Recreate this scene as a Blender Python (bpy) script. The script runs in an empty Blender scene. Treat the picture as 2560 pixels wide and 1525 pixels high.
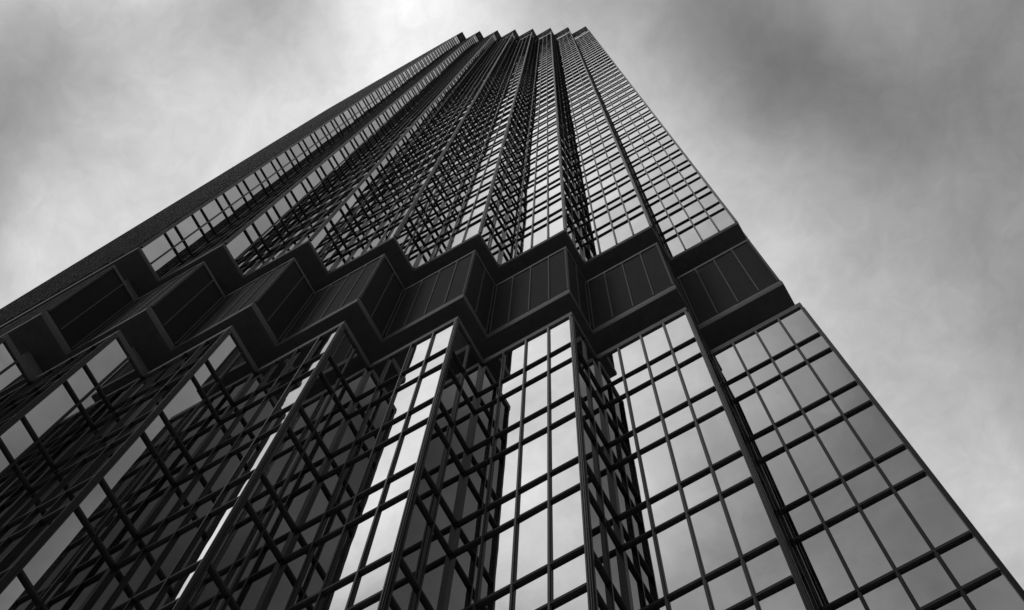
import bpy, math, random
from mathutils import Matrix, Vector

random.seed(7)
scene = bpy.context.scene
COL = scene.collection

# ------------------------------------------------------------------ camera
M = 0.53                       # one facade module in metres
GROUND = 59.7                  # modules from the street up to the datum used for the heights below
cam_data = bpy.data.cameras.new("camera")
cam = bpy.data.objects.new("camera", cam_data)
COL.objects.link(cam)
R = Matrix(((0.869804, 0.493027, 0.019117), (0.481832, -0.857117, 0.182176), (0.106203, -0.149246, -0.98308)))
CAM = Vector((13.570668, -0.927025, 1.599973))
cam.matrix_world = Matrix.Translation(CAM) @ R.transposed().to_4x4()
cam_data.sensor_width = 36.0
cam_data.lens = 62.576
cam_data.clip_start = 0.05
cam_data.clip_end = 20000.0
scene.camera = cam

# ------------------------------------------------------------------ exposure
scene.view_settings.view_transform = 'Standard'
scene.view_settings.look = 'None'
scene.view_settings.exposure = 0.0
scene.view_settings.gamma = 1.0

# ------------------------------------------------------------------ sun (behind thin cloud, over the street side)
SUN_EL, SUN_AZ = math.radians(34), math.radians(214)   # azimuth clockwise from +y
sun_data = bpy.data.lights.new("sun", 'SUN')
sun_data.energy = 1.0
sun_data.angle = math.radians(12)
sun_data.color = (1.0, 1.0, 1.0)
sun = bpy.data.objects.new("sun", sun_data)
COL.objects.link(sun)
sd = Vector((math.sin(SUN_AZ) * math.cos(SUN_EL), math.cos(SUN_AZ) * math.cos(SUN_EL), math.sin(SUN_EL)))
sun.rotation_euler = (-sd).to_track_quat('-Z', 'Y').to_euler()

# ------------------------------------------------------------------ sky: overcast, cloud masses by direction
# each entry: a cloud mass centred on the direction (x, y, 1) round the zenith, with its brightness over the base deck
SKY = [ (-0.332,-0.216,0.546),(-0.332,-0.148,0.363),(-0.332,-0.080,-0.282),(-0.332,-0.012,0.299),(-0.264,-0.284,-0.237),(-0.264,-0.216,0.466),(-0.264,-0.148,-0.134),(-
       0.264,-0.080,-0.090),(-0.264,-0.012,0.177),(-0.196,-0.352,-0.127),(-0.196,-0.284,0.234),(-0.196,-0.216,0.358),(-0.196,-0.148,0.153),(-0.196,-0.080,0.226),(-0.196,-
       0.012,0.159),(-0.128,-0.352,0.020),(-0.128,-0.284,0.609),(-0.128,-0.216,-0.348),(-0.128,-0.148,0.855),(-0.128,-0.080,-0.722),(-0.128,-0.012,0.301),(-0.060,-
       0.420,0.138),(-0.060,-0.352,-0.111),(-0.060,-0.284,-0.089),(-0.060,-0.216,0.461),(-0.060,-0.148,-0.144),(-0.060,-0.080,0.812),(-0.060,-0.012,0.330),(0.008,-0.420,-
       0.108),(0.008,-0.352,0.032),(0.008,-0.284,-0.004),(0.008,-0.216,0.111),(0.008,-0.148,-0.095),(0.008,-0.080,0.155),(0.008,-0.012,-
       0.435),(0.008,0.056,0.235),(0.008,0.124,0.222),(0.008,0.192,0.150),(0.008,0.260,0.070),(0.076,-0.420,-0.036),(0.076,-0.352,-0.113),(0.076,-0.284,-0.137),(0.076,-0.216,-
       0.081),(0.076,-0.148,0.110),(0.076,-0.080,0.315),(0.076,-0.012,0.449),(0.076,0.056,-0.335),(0.076,0.124,-0.184),(0.076,0.192,0.031),(0.076,0.260,-
       0.011),(0.076,0.328,0.140),(0.076,0.396,0.170),(0.144,-0.284,0.072),(0.144,-0.216,-0.132),(0.144,-0.148,-0.026),(0.144,-0.080,0.112),(0.144,-0.012,-
       0.253),(0.144,0.056,0.232),(0.144,0.124,-0.004),(0.144,0.192,-0.102),(0.144,0.260,0.060),(0.144,0.328,-0.151),(0.212,-0.284,-0.129),(0.212,-0.216,-0.065),(0.212,-0.148,-
       0.213),(0.212,-0.080,0.133),(0.212,-0.012,0.039),(0.212,0.056,-0.104),(0.212,0.124,-0.072),(0.212,0.192,-0.050),(0.280,-0.284,-0.137),(0.280,-0.216,-0.015),(0.280,-
       0.148,-0.077),(0.280,-0.080,-0.106),(0.280,-0.012,0.070),(0.280,0.056,-0.074),(0.280,0.124,0.031),(0.348,-0.216,-0.192),(0.348,-0.148,-0.043),(0.348,-0.080,-
       0.183),(0.348,0.056,-0.034),(0.348,0.124,-0.141),(0.416,-0.216,-0.127),(0.416,-0.148,-0.042),(0.416,-0.080,-0.175),(0.416,0.056,-0.006),(0.416,0.124,-
       0.123),(0.416,0.192,0.196),(0.484,-0.148,-0.232),(0.484,0.124,-0.196),(0.484,0.192,-0.105),(-0.274,-0.110,-0.040),(-0.151,-0.062,-0.060) ]
CLOUD_SIZE, CLOUD_BASE = 0.07, 0.38
world = bpy.data.worlds.new("World")
scene.world = world
world.use_nodes = True
nt = world.node_tree
nt.nodes.clear()
N, Lk = nt.nodes.new, nt.links.new


def math_node(op, a, b=None, c=None, clamp=False):
    n = N("ShaderNodeMath")
    n.operation = op
    n.use_clamp = clamp
    for i, v in enumerate((a, b, c)):
        if v is None:
            continue
        if isinstance(v, (int, float)):
            n.inputs[i].default_value = v
        else:
            Lk(v, n.inputs[i])
    return n.outputs[0]


def vec_node(op, a, b=None, scale=None):
    n = N("ShaderNodeVectorMath")
    n.operation = op
    for i, v in enumerate((a, b)):
        if v is None:
            continue
        if isinstance(v, tuple):
            n.inputs[i].default_value = v
        else:
            Lk(v, n.inputs[i])
    if scale is not None:
        if isinstance(scale, (int, float)):
            n.inputs["Scale"].default_value = scale
        else:
            Lk(scale, n.inputs["Scale"])
    return n.outputs["Value"] if op in ("DOT_PRODUCT", "DISTANCE", "LENGTH") else n.outputs["Vector"]


tc = N("ShaderNodeTexCoord")
sep = N("ShaderNodeSeparateXYZ")
Lk(tc.outputs["Generated"], sep.inputs[0])
zc = math_node('MAXIMUM', sep.outputs[2], 0.12)
comb = N("ShaderNodeCombineXYZ")
Lk(math_node('DIVIDE', sep.outputs[0], zc), comb.inputs[0])
Lk(math_node('DIVIDE', sep.outputs[1], zc), comb.inputs[1])
plane = comb.outputs[0]


def noise(vec, scale, detail, rough, out="Fac", distortion=0.0):
    n = N("ShaderNodeTexNoise")
    n.inputs["Scale"].default_value = scale
    n.inputs["Detail"].default_value = detail
    n.inputs["Roughness"].default_value = rough
    n.inputs["Distortion"].default_value = distortion
    Lk(vec, n.inputs["Vector"])
    return n.outputs[out]


# ragged edges: the masses are looked up at a wind-blown position
w1 = vec_node('SUBTRACT', noise(plane, 9.0, 4.0, 0.55, "Color"), (0.5, 0.5, 0.5))
w1 = vec_node('MULTIPLY', w1, (1.0, 1.0, 0.0))
warped = vec_node('ADD', plane, vec_node('SCALE', w1, scale=0.055))
acc = None
for cx, cy, cw in SKY:
    d = vec_node('SUBTRACT', warped, (cx, cy, 0.0))
    d2 = vec_node('DOT_PRODUCT', d, d)
    g = math_node('EXPONENT', math_node('MULTIPLY', d2, -1.0 / CLOUD_SIZE ** 2))
    acc = math_node('MULTIPLY', g, cw) if acc is None else math_node('MULTIPLY_ADD', g, cw, acc)
deck = math_node('ADD', acc, CLOUD_BASE)
n_big = noise(warped, 6.0, 6.0, 0.58, distortion=0.3)
n_fine = noise(warped, 22.0, 5.0, 0.6)
tex = math_node('MULTIPLY_ADD', n_big, 0.52, 0.74)
n_wisp = noise(warped, 60.0, 6.0, 0.65, distortion=0.6)
tex = math_node('MULTIPLY', tex, math_node('MULTIPLY_ADD', n_fine, 0.42, 0.79))
tex = math_node('MULTIPLY', tex, math_node('MULTIPLY_ADD', n_wisp, 0.30, 0.85))
# the deck is thicker and darker away from the zenith
low = N("ShaderNodeMapRange")
low.inputs["From Min"].default_value = 0.55
low.inputs["From Max"].default_value = 0.85
low.inputs["To Min"].default_value = 0.6
low.inputs["To Max"].default_value = 1.0
Lk(sep.outputs[2], low.inputs["Value"])
clouds = math_node('MULTIPLY', math_node('MAXIMUM', math_node('MULTIPLY', deck, tex), 0.03), low.outputs[0])
sky = N("ShaderNodeTexSky")
sky.sky_type = 'NISHITA'
sky.sun_disc = False
sky.sun_elevation = SUN_EL
sky.sun_rotation = SUN_AZ
bw = N("ShaderNodeRGBToBW")
Lk(sky.outputs[0], bw.inputs[0])
clear = math_node('MULTIPLY', bw.outputs[0], 0.06)
# the clear sky only glimmers through near the horizon, where the deck thins
cover = N("ShaderNodeMapRange")
cover.inputs["From Min"].default_value = 0.05
cover.inputs["From Max"].default_value = 0.6
cover.inputs["To Min"].default_value = 0.55
cover.inputs["To Max"].default_value = 1.0
Lk(sep.outputs[2], cover.inputs["Value"])
mixn = N("ShaderNodeMix")
mixn.data_type = 'FLOAT'
Lk(cover.outputs[0], mixn.inputs[0])
Lk(clear, mixn.inputs[2])
Lk(clouds, mixn.inputs[3])
bg = N("ShaderNodeBackground")
bg.inputs["Strength"].default_value = 1.0
rgb = N("ShaderNodeCombineColor")
for i in range(3):
    Lk(mixn.outputs[0], rgb.inputs[i])
Lk(rgb.outputs[0], bg.inputs["Color"])
wout = N("ShaderNodeOutputWorld")
Lk(bg.outputs[0], wout.inputs["Surface"])

# ------------------------------------------------------------------ materials
def metal(name, base, rough, spec, vary=0.35, scale=0.8, ior=1.5):
    m = bpy.data.materials.new(name)
    m.use_nodes = True
    t = m.node_tree
    b = t.nodes["Principled BSDF"]
    b.inputs["IOR"].default_value = ior
    b.inputs["Specular IOR Level"].default_value = spec
    co = t.nodes.new("ShaderNodeTexCoord")
    mp = t.nodes.new("ShaderNodeMapping")
    mp.inputs["Scale"].default_value = (1.0, 1.0, 0.12)          # rain streaks run downwards
    t.links.new(co.outputs["Object"], mp.inputs[0])
    n = t.nodes.new("ShaderNodeTexNoise")
    n.inputs["Scale"].default_value = scale * 6
    n.inputs["Detail"].default_value = 5.0
    n.inputs["Roughness"].default_value = 0.6
    t.links.new(mp.outputs[0], n.inputs["Vector"])
    r = t.nodes.new("ShaderNodeMapRange")
    r.inputs["To Min"].default_value = base * (1 - vary)
    r.inputs["To Max"].default_value = base * (1 + vary)
    t.links.new(n.outputs["Fac"], r.inputs["Value"])
    c = t.nodes.new("ShaderNodeCombineColor")
    for i in range(3):
        t.links.new(r.outputs[0], c.inputs[i])
    t.links.new(c.outputs[0], b.inputs["Base Color"])
    r2 = t.nodes.new("ShaderNodeMapRange")
    r2.inputs["To Min"].default_value = rough * 0.85
    r2.inputs["To Max"].default_value = min(1.0, rough * 1.15)
    t.links.new(n.outputs["Fac"], r2.inputs["Value"])
    t.links.new(r2.outputs[0], b.inputs["Roughness"])
    return m


def mirror_glass(name, rho):
    m = bpy.data.materials.new(name)
    m.use_nodes = True
    t = m.node_tree
    t.nodes.clear()
    out = t.nodes.new("ShaderNodeOutputMaterial")
    g = t.nodes.new("ShaderNodeBsdfAnisotropic")
    g.inputs["Roughness"].default_value = 0.0
    co = t.nodes.new("ShaderNodeTexCoord")
    n = t.nodes.new("ShaderNodeTexNoise")
    n.inputs["Scale"].default_value = 0.9
    n.inputs["Detail"].default_value = 2.0
    t.links.new(co.outputs["Object"], n.inputs["Vector"])
    r = t.nodes.new("ShaderNodeMapRange")
    r.inputs["To Min"].default_value = rho - 0.045
    r.inputs["To Max"].default_value = rho + 0.045
    t.links.new(n.outputs["Fac"], r.inputs["Value"])
    c = t.nodes.new("ShaderNodeCombineColor")
    for i in range(3):
        t.links.new(r.outputs[0], c.inputs[i])
    t.links.new(c.outputs[0], g.inputs["Color"])
    n2 = t.nodes.new("ShaderNodeTexNoise")
    n2.inputs["Scale"].default_value = 0.7
    n2.inputs["Detail"].default_value = 1.0
    t.links.new(co.outputs["Object"], n2.inputs["Vector"])
    bp = t.nodes.new("ShaderNodeBump")
    bp.inputs["Strength"].default_value = 1.0
    bp.inputs["Distance"].default_value = 0.0012
    t.links.new(n2.outputs["Fac"], bp.inputs["Height"])
    t.links.new(bp.outputs[0], g.inputs["Normal"])
    t.links.new(g.outputs[0], out.inputs["Surface"])
    return m


FRAME = metal("dark_anodised_frame", 0.010, 0.26, 0.5, ior=1.10)
RAIL = metal("black_transom_metal", 0.03, 0.7, 0.04)
LEDGE = metal("weathered_ledge_metal", 0.055, 0.5, 0.4, ior=1.2)
PANEL = metal("black_cladding", 0.013, 0.7, 0.04)
WALL = metal("black_recess_wall", 0.12, 0.8, 0.05)
BATTEN = metal("grey_batten_metal", 0.065, 0.6, 0.3, ior=1.2)
DARK = metal("black_soffit", 0.055, 0.8, 0.05)
GLASS = [mirror_glass("mirror_glass", 0.65), mirror_glass("mirror_glass_pale", 0.685), mirror_glass("mirror_glass_deep", 0.61)]
PAVE = metal("street_paving", 0.44, 0.9, 0.2, 0.3, 0.1)


# ------------------------------------------------------------------ mesh helpers (all in modules)
class MB:
    def __init__(self):
        self.v, self.f = [], []

    def quad(self, pts):
        b = len(self.v)
        self.v += [tuple(p) for p in pts]
        self.f.append(tuple(range(b, b + len(pts))))

    def hexa(self, p):
        """p: four bottom corners then the four above them"""
        b = len(self.v)
        self.v += [tuple(q) for q in p]
        for f in ((3, 2, 1, 0), (4, 5, 6, 7), (0, 1, 5, 4), (1, 2, 6, 5), (2, 3, 7, 6), (3, 0, 4, 7)):
            self.f.append(tuple(b + i for i in f))

    def prism(self, poly, z0, z1):
        b, n = len(self.v), len(poly)
        self.v += [(x, y, z0) for x, y in poly] + [(x, y, z1) for x, y in poly]
        self.f.append(tuple(b + i for i in reversed(range(n))))
        self.f.append(tuple(b + n + i for i in range(n)))
        for i in range(n):
            j = (i + 1) % n
            self.f.append((b + i, b + j, b + n + j, b + n + i))

    def build(self, name, mat, parent, kind=None, label=None):
        me = bpy.data.meshes.new(name)
        me.from_pydata([(x * M, y * M, (z + GROUND) * M) for x, y, z in self.v], [], self.f)
        for m in (mat if isinstance(mat, list) else [mat]):
            me.materials.append(m)
        if isinstance(mat, list):
            for p in me.polygons:
                p.material_index = random.choice((0, 0, 0, 1, 2))
        o = bpy.data.objects.new(name, me)
        COL.objects.link(o)
        o.parent = parent
        if kind:
            o["kind"] = kind
        if label:
            o["label"] = label
        return o


LB = 2.0355          # depth of a tooth (two modules)
LEFT = -36.0         # far end of the long flat face
BACK = 7 * LB + 30 * LB / 2
GW = 0.0           # glass plane
BAR = 0.076          # transom nose
FIN = 0.085           # mullion nose


class Facet:
    def __init__(self, o, d, n_out, n, mw, tag):
        self.o, self.d, self.n_out, self.n, self.mw, self.tag = o, d, n_out, n, mw, tag
        self.len = n * mw

    def p(self, u, w, z):
        return (self.o[0] + u * self.d[0] + w * self.n_out[0], self.o[1] + u * self.d[1] + w * self.n_out[1], z)

    def box(self, mb, u0, u1, w0, w1, z0, z1):
        q = [self.p(u0, w0, z0), self.p(u1, w0, z0), self.p(u1, w1, z0), self.p(u0, w1, z0),
             self.p(u0, w0, z1), self.p(u1, w0, z1), self.p(u1, w1, z1), self.p(u0, w1, z1)]
        mb.hexa(q)

    def profile(self, mb, prof):
        """sweep a closed (w, z) profile along the facet, mitred to the neighbours at both ends"""
        kind, i = self.tag
        if kind == 'A':
            s0, s1 = (-1 if i == 0 else 1), 1
        else:
            s0, s1 = -1, (1 if i == 7 else -1)
        b, n = len(mb.v), len(prof)
        mb.v += [self.p(s0 * w + 0.001, w, z) for w, z in prof] + [self.p(self.len + s1 * w - 0.001, w, z) for w, z in prof]
        mb.f.append(tuple(b + i for i in reversed(range(n))))
        mb.f.append(tuple(b + n + i for i in range(n)))
        for i in range(n):
            j = (i + 1) % n
            mb.f.append((b + i, b + j, b + n + j, b + n + i))


FACETS = []
for i in range(8):
    if i == 0:
        FACETS.append(Facet((LEFT, 0.0), (1, 0), (0, -1), 36, 1.0, ('A', 0)))
    else:
        FACETS.append(Facet((4.0 * (i - 1), i * LB), (1, 0), (0, -1), 4, 1.0, ('A', i)))
    if i < 7:
        FACETS.append(Facet((4.0 * i, i * LB), (0, 1), (1, 0), 2, LB / 2, ('B', i)))
    else:
        FACETS.append(Facet((28.0, 7 * LB), (0, 1), (1, 0), 30, LB / 2, ('B', 7)))


def outline(da=0.0, db=0.0):
    """plan of the tower, set back by da behind the wide faces and db behind the narrow ones"""
    pts = [(LEFT + (db if da else 0), BACK - (da if da else 0)), (LEFT + (db if da else 0), da)]
    for i in range(8):
        pts.append((4.0 * i - db, i * LB + da))
        if i < 7:
            pts.append((4.0 * i - db, (i + 1) * LB + da))
    pts.append((28.0 - db, BACK - (da if da else 0)))
    return pts


def project(p):
    v = R @ (Vector((p[0] * M, p[1] * M, (p[2] + GROUND) * M)) - CAM)
    if v.z > -0.1:
        return None
    f = 4449.87
    return (1280 + f * v.x / -v.z, 762.5 - f * v.y / -v.z)


def seen_area(pts, fa):
    """pixels a patch of a facet covers inside the frame (0 when it faces away)"""
    c = Vector(pts[0]) - Vector((CAM.x / M, CAM.y / M, CAM.z / M - GROUND))
    if c.x * fa.n_out[0] + c.y * fa.n_out[1] >= 0:
        return 0.0
    q = [project(p) for p in pts]
    if any(a is None for a in q):
        return 0.0
    q = [(min(max(x, 0), 2560), min(max(y, 0), 1525)) for x, y in q]
    return abs(sum(q[i][0] * q[(i + 1) % len(q)][1] - q[(i + 1) % len(q)][0] * q[i][1] for i in range(len(q)))) / 2


# ------------------------------------------------------------------ ground
gm = bpy.data.meshes.new("ground")
gm.from_pydata([(-3000, -3000, 0), (3000, -3000, 0), (3000, 3000, 0), (-3000, 3000, 0)], [], [(0, 1, 2, 3)])
gm.materials.append(PAVE)
ground = bpy.data.objects.new("ground", gm)
ground["kind"] = "structure"
COL.objects.link(ground)

# ------------------------------------------------------------------ the tower
tower = bpy.data.objects.new("skyscraper", None)
COL.objects.link(tower)
tower["label"] = "dark glass skyscraper with stepped sawtooth corners and two black recessed bands"
tower["category"] = "skyscraper"

FLOOR = 7.81
LOW_BOT = -GROUND + 0.02
LOW_TOP = 11.72
UP_BOT = 36.35
CROWN0, CROWN1 = 376.0, 401.5
BAR_H = 0.165

# rows of glass: (bottom, top, kind)
low_bars, low_rows = [], []
z_hi = LOW_TOP
k = 0
while True:
    zs, zv = 6.57 - FLOOR * k, 3.92 - FLOOR * k          # undersides of the two transoms of this floor
    if zv < LOW_BOT + 1:
        break
    low_rows.append((zs + BAR_H, z_hi, 'window'))
    low_rows.append((zv + BAR_H, zs, 'spandrel_panel'))
    low_bars += [zs, zv]
    z_hi = zv
    k += 1
low_rows.append((LOW_BOT, z_hi, 'window'))
up_bars, up_rows = [], []
for k in range(41):
    b = 36.67 + FLOOR * k
    up_rows.append((b if k else UP_BOT - 0.3, b + 5.04, 'window'))
    up_rows.append((b + 5.04 + BAR_H, b + FLOOR, 'spandrel_panel'))
    up_bars += [b + 5.04, b + FLOOR]
    UP_LAST = b + FLOOR
up_rows.append((UP_LAST + BAR_H, 365.4, 'window'))
up_rows.append((365.4 + BAR_H, 371.6, 'window'))
up_bars += [365.4, 371.6]

# glass -----------------------------------------------------------
panes = []
for fa in FACETS:
    for rows in (low_rows, up_rows):
        for z0, z1, kind in rows:
            for j in range(fa.n):
                u0, u1 = j * fa.mw, (j + 1) * fa.mw
                tu, tz = random.gauss(0, 0.0024), random.gauss(0, 0.0012)
                q = []
                for u, z in ((u0, z0 - 0.05), (u1, z0 - 0.05), (u1, z1 + 0.05), (u0, z1 + 0.05)):
                    w = GW + tu * (u - (u0 + u1) / 2) * 2 + tz * (z - (z0 + z1) / 2)
                    q.append(fa.p(u, w, z))
                panes.append((seen_area(q, fa), kind, q, fa))
for kind in ('window', 'spandrel_panel'):
    lst = sorted((p for p in panes if p[1] == kind), key=lambda p: -p[0])
    for a, _, q, fa in lst[:100]:
        mb = MB()
        mb.quad(q)
        mb.build(kind, GLASS, tower)
    mb = MB()
    for a, _, q, fa in lst[100:]:
        mb.quad(q)
    mb.build(kind, GLASS, tower, kind="stuff")

# transoms ----------------------------------------------------------
bars = []
for fa in FACETS:
    for zz in low_bars + up_bars:
        q = [fa.p(0, BAR, zz), fa.p(fa.len, BAR, zz), fa.p(fa.len, BAR, zz + 0.6), fa.p(0, BAR, zz + 0.6)]
        bars.append((seen_area(q, fa), fa, zz))
bars.sort(key=lambda b: -b[0])


def transom(mb, fa, zz):
    nose = BAR if zz < 15 else 0.075             # the lower shaft has the heavier transoms
    fa.box(mb, 0.06, fa.len - 0.06, GW - 0.03, nose, zz, zz + BAR_H)


for a, fa, zz in bars[:100]:
    mb = MB()
    transom(mb, fa, zz)
    mb.build("transom", RAIL, tower)
mb = MB()
for a, fa, zz in bars[100:]:
    transom(mb, fa, zz)
mb.build("transom", RAIL, tower, kind="stuff")

# mullions and corner posts -------------------------------------------
SECTIONS = ((LOW_BOT, LOW_TOP), (UP_BOT - 0.3, 372.0))
rest = MB()


def fin(mb, fa, u, z0, z1):
    nose = FIN if fa.n == 4 or fa.n == 2 else 0.15      # the long flat faces carry deeper fins
    fa.box(mb, u - 0.05, u + 0.05, GW - 0.04, nose - 0.03, z0, z1)
    fa.box(mb, u - 0.028, u + 0.028, nose - 0.031, nose, z0, z1)


for z0, z1 in SECTIONS:
    for fa in FACETS:
        long_face = fa.n > 4
        for j in range(1, fa.n):
            mb = rest if long_face else MB()
            fin(mb, fa, j * fa.mw, z0, z1)
            if not long_face:
                mb.build("mullion", FRAME, tower)
    for i in range(8):
        x, y = 4.0 * i, i * LB
        mb = MB()
        # an L of two noses with a notch between them
        poly = [(x - 0.05, y + 0.10), (x - 0.05, y - 0.085), (x - 0.01, y - 0.085), (x - 0.01, y - 0.06), (x + 0.035, y - 0.06), (x + 0.035, y - 0.03),
                (x + 0.07, y - 0.03), (x + 0.07, y + 0.03), (x + 0.10, y + 0.03), (x + 0.10, y + 0.10)]
        mb.prism(poly, z0, z1)
        mb.build("corner_post", FRAME, tower)
        if i < 7:
            mb = MB()
            y2 = (i + 1) * LB
            mb.prism([(x - 0.1, y2 + 0.1), (x - 0.1, y2 - 0.10), (x + 0.10, y2 - 0.10), (x + 0.10, y2 + 0.1)], z0, z1)
            mb.build("inner_corner_post", FRAME, tower)
    mb = MB()
    mb.prism([(LEFT - 0.1, 0.1), (LEFT - 0.1, -0.11), (LEFT + 0.1, -0.11), (LEFT + 0.1, 0.1)], z0, z1)
    mb.build("corner_post", FRAME, tower)
rest.build("mullion", FRAME, tower, kind="stuff")


# lower shaft coping
for fa in FACETS:
    mb = MB()
    w = 0.07
    fa.profile(mb, [(-0.2, LOW_TOP), (w, LOW_TOP), (w, 12.36), (w - 0.03, 12.42), (-0.2, 12.42)])
    mb.build("coping", LEDGE, tower)
mb = MB()
mb.prism(outline(0.15, 0.15), 12.30, 12.40)
mb.build("ledge_deck", DARK, tower)

# recessed walls (the inner body runs the whole height behind the glass)
mb = MB()
mb.prism(outline(1.1, 1.25), -GROUND, 372.0)
mb.build("recess_wall", WALL, tower)
mb = MB()
mb.prism([(LEFT + 0.02, BACK - 0.02), (LEFT + 0.02, 0.3), (LEFT + 1.0, 0.3), (LEFT + 1.0, BACK - 0.02)], -GROUND + 0.1, 372.0)
mb.prism([(LEFT + 1.1, BACK - 0.02), (LEFT + 1.1, BACK - 1.0), (27.9, BACK - 1.0), (27.9, BACK - 0.02)], -GROUND + 0.1, 372.0)
mb.build("rear_wall", PANEL, tower)

# plant floor: soffit, bulging ledge, clad box with battens, cap
Z_M0, Z_M1, Z_M2 = 17.05, 18.05, 30.3
mb = MB()
mb.prism(outline(0.02, 0.02), Z_M0, Z_M0 + 0.2)
mb.build("soffit", DARK, tower)
mb = MB()
mb.prism(outline(0.1, 0.1), Z_M2 - 0.3, Z_M2 - 0.1)
mb.build("ledge_deck", DARK, tower)


def ledge(z0, z1, bulge):
    h = z1 - z0
    prof = [(-0.25, z0)]
    for t in range(9):
        a = t / 8
        prof.append((bulge * math.sin(math.pi * min(1.0, 0.15 + a * 0.85)) - 0.005, z0 + h * a))
    prof.append((-0.25, z1))
    for fa in FACETS:
        mb = MB()
        fa.profile(mb, prof)
        mb.build("ledge", LEDGE, tower)


ledge(Z_M0 - 0.003, Z_M1, 0.03)
for fa in FACETS:
    long_face = fa.n > 4
    stuff = MB()
    panels = []
    for j in range(fa.n):
        mb = stuff if long_face else MB()
        u0, u1 = j * fa.mw + 0.012, (j + 1) * fa.mw - 0.012
        fa.box(mb, u0, u1, -0.2, -0.05, Z_M1 + 0.12, 29.82)
        if not long_face:
            panels.append(mb.build("cladding_panel", PANEL, tower))
    if long_face:
        panels.append(stuff.build("cladding_panel", PANEL, tower, kind="stuff"))
    bat = MB()
    for j in range(fa.n + 1):
        u = j * fa.mw
        if j == 0:
            u += 0.07
        if j == fa.n:
            u -= 0.07
        mb = bat if long_face else MB()
        fa.box(mb, u - 0.03, u + 0.03, -0.07, -0.005, Z_M1 + 0.25, 29.81)
        if not long_face:
            mb.build("batten", BATTEN, panels[min(j, len(panels) - 1)])
    if long_face:
        bat.build("batten", BATTEN, panels[0], kind="stuff")
    mb = MB()
    fa.profile(mb, [(-0.2, 29.83), (0.0, 29.83), (0.0, Z_M2 - 0.05), (-0.03, Z_M2), (-0.2, Z_M2)])
    mb.build("cap_trim", LEDGE, tower)
mb = MB()
mb.prism(outline(0.21, 0.21), Z_M1 - 0.5, Z_M2 - 0.15)
mb.build("plant_wall", DARK, tower)

# upper shaft: soffit and sill
mb = MB()
mb.prism(outline(0.02, 0.02), 35.2, 35.4)
mb.build("soffit", DARK, tower)
ledge(35.197, 36.05, 0.085)

# crown ----------------------------------------------------------------
mb = MB()
mb.prism(outline(0.25, 0.25), 371.9, 400.6)
mb.build("parapet_wall", DARK, tower)
for fa in FACETS:
    mb = MB()
    for j in range(fa.n):
        fa.box(mb, j * fa.mw + 0.02, (j + 1) * fa.mw - 0.02, -0.2, -0.02, CROWN0, 400.4)
    parapet = mb.build("parapet_panel", PANEL, tower)
    mb = MB()
    fa.profile(mb, [(-0.22, 400.42), (0.0, 400.42), (0.0, CROWN1), (-0.22, CROWN1)])
    mb.build("cap_trim", FRAME, parapet)
    mb = MB()
    for j in range(1, fa.n):
        fa.box(mb, j * fa.mw - 0.05, j * fa.mw + 0.05, -0.03, 0.06, CROWN0 + 1, CROWN0 + 13)
    mb.build("batten", LEDGE, parapet)
mb = MB()
mb.prism(outline(0.23, 0.23), 400.65, 400.9)
mb.build("roof", DARK, tower)
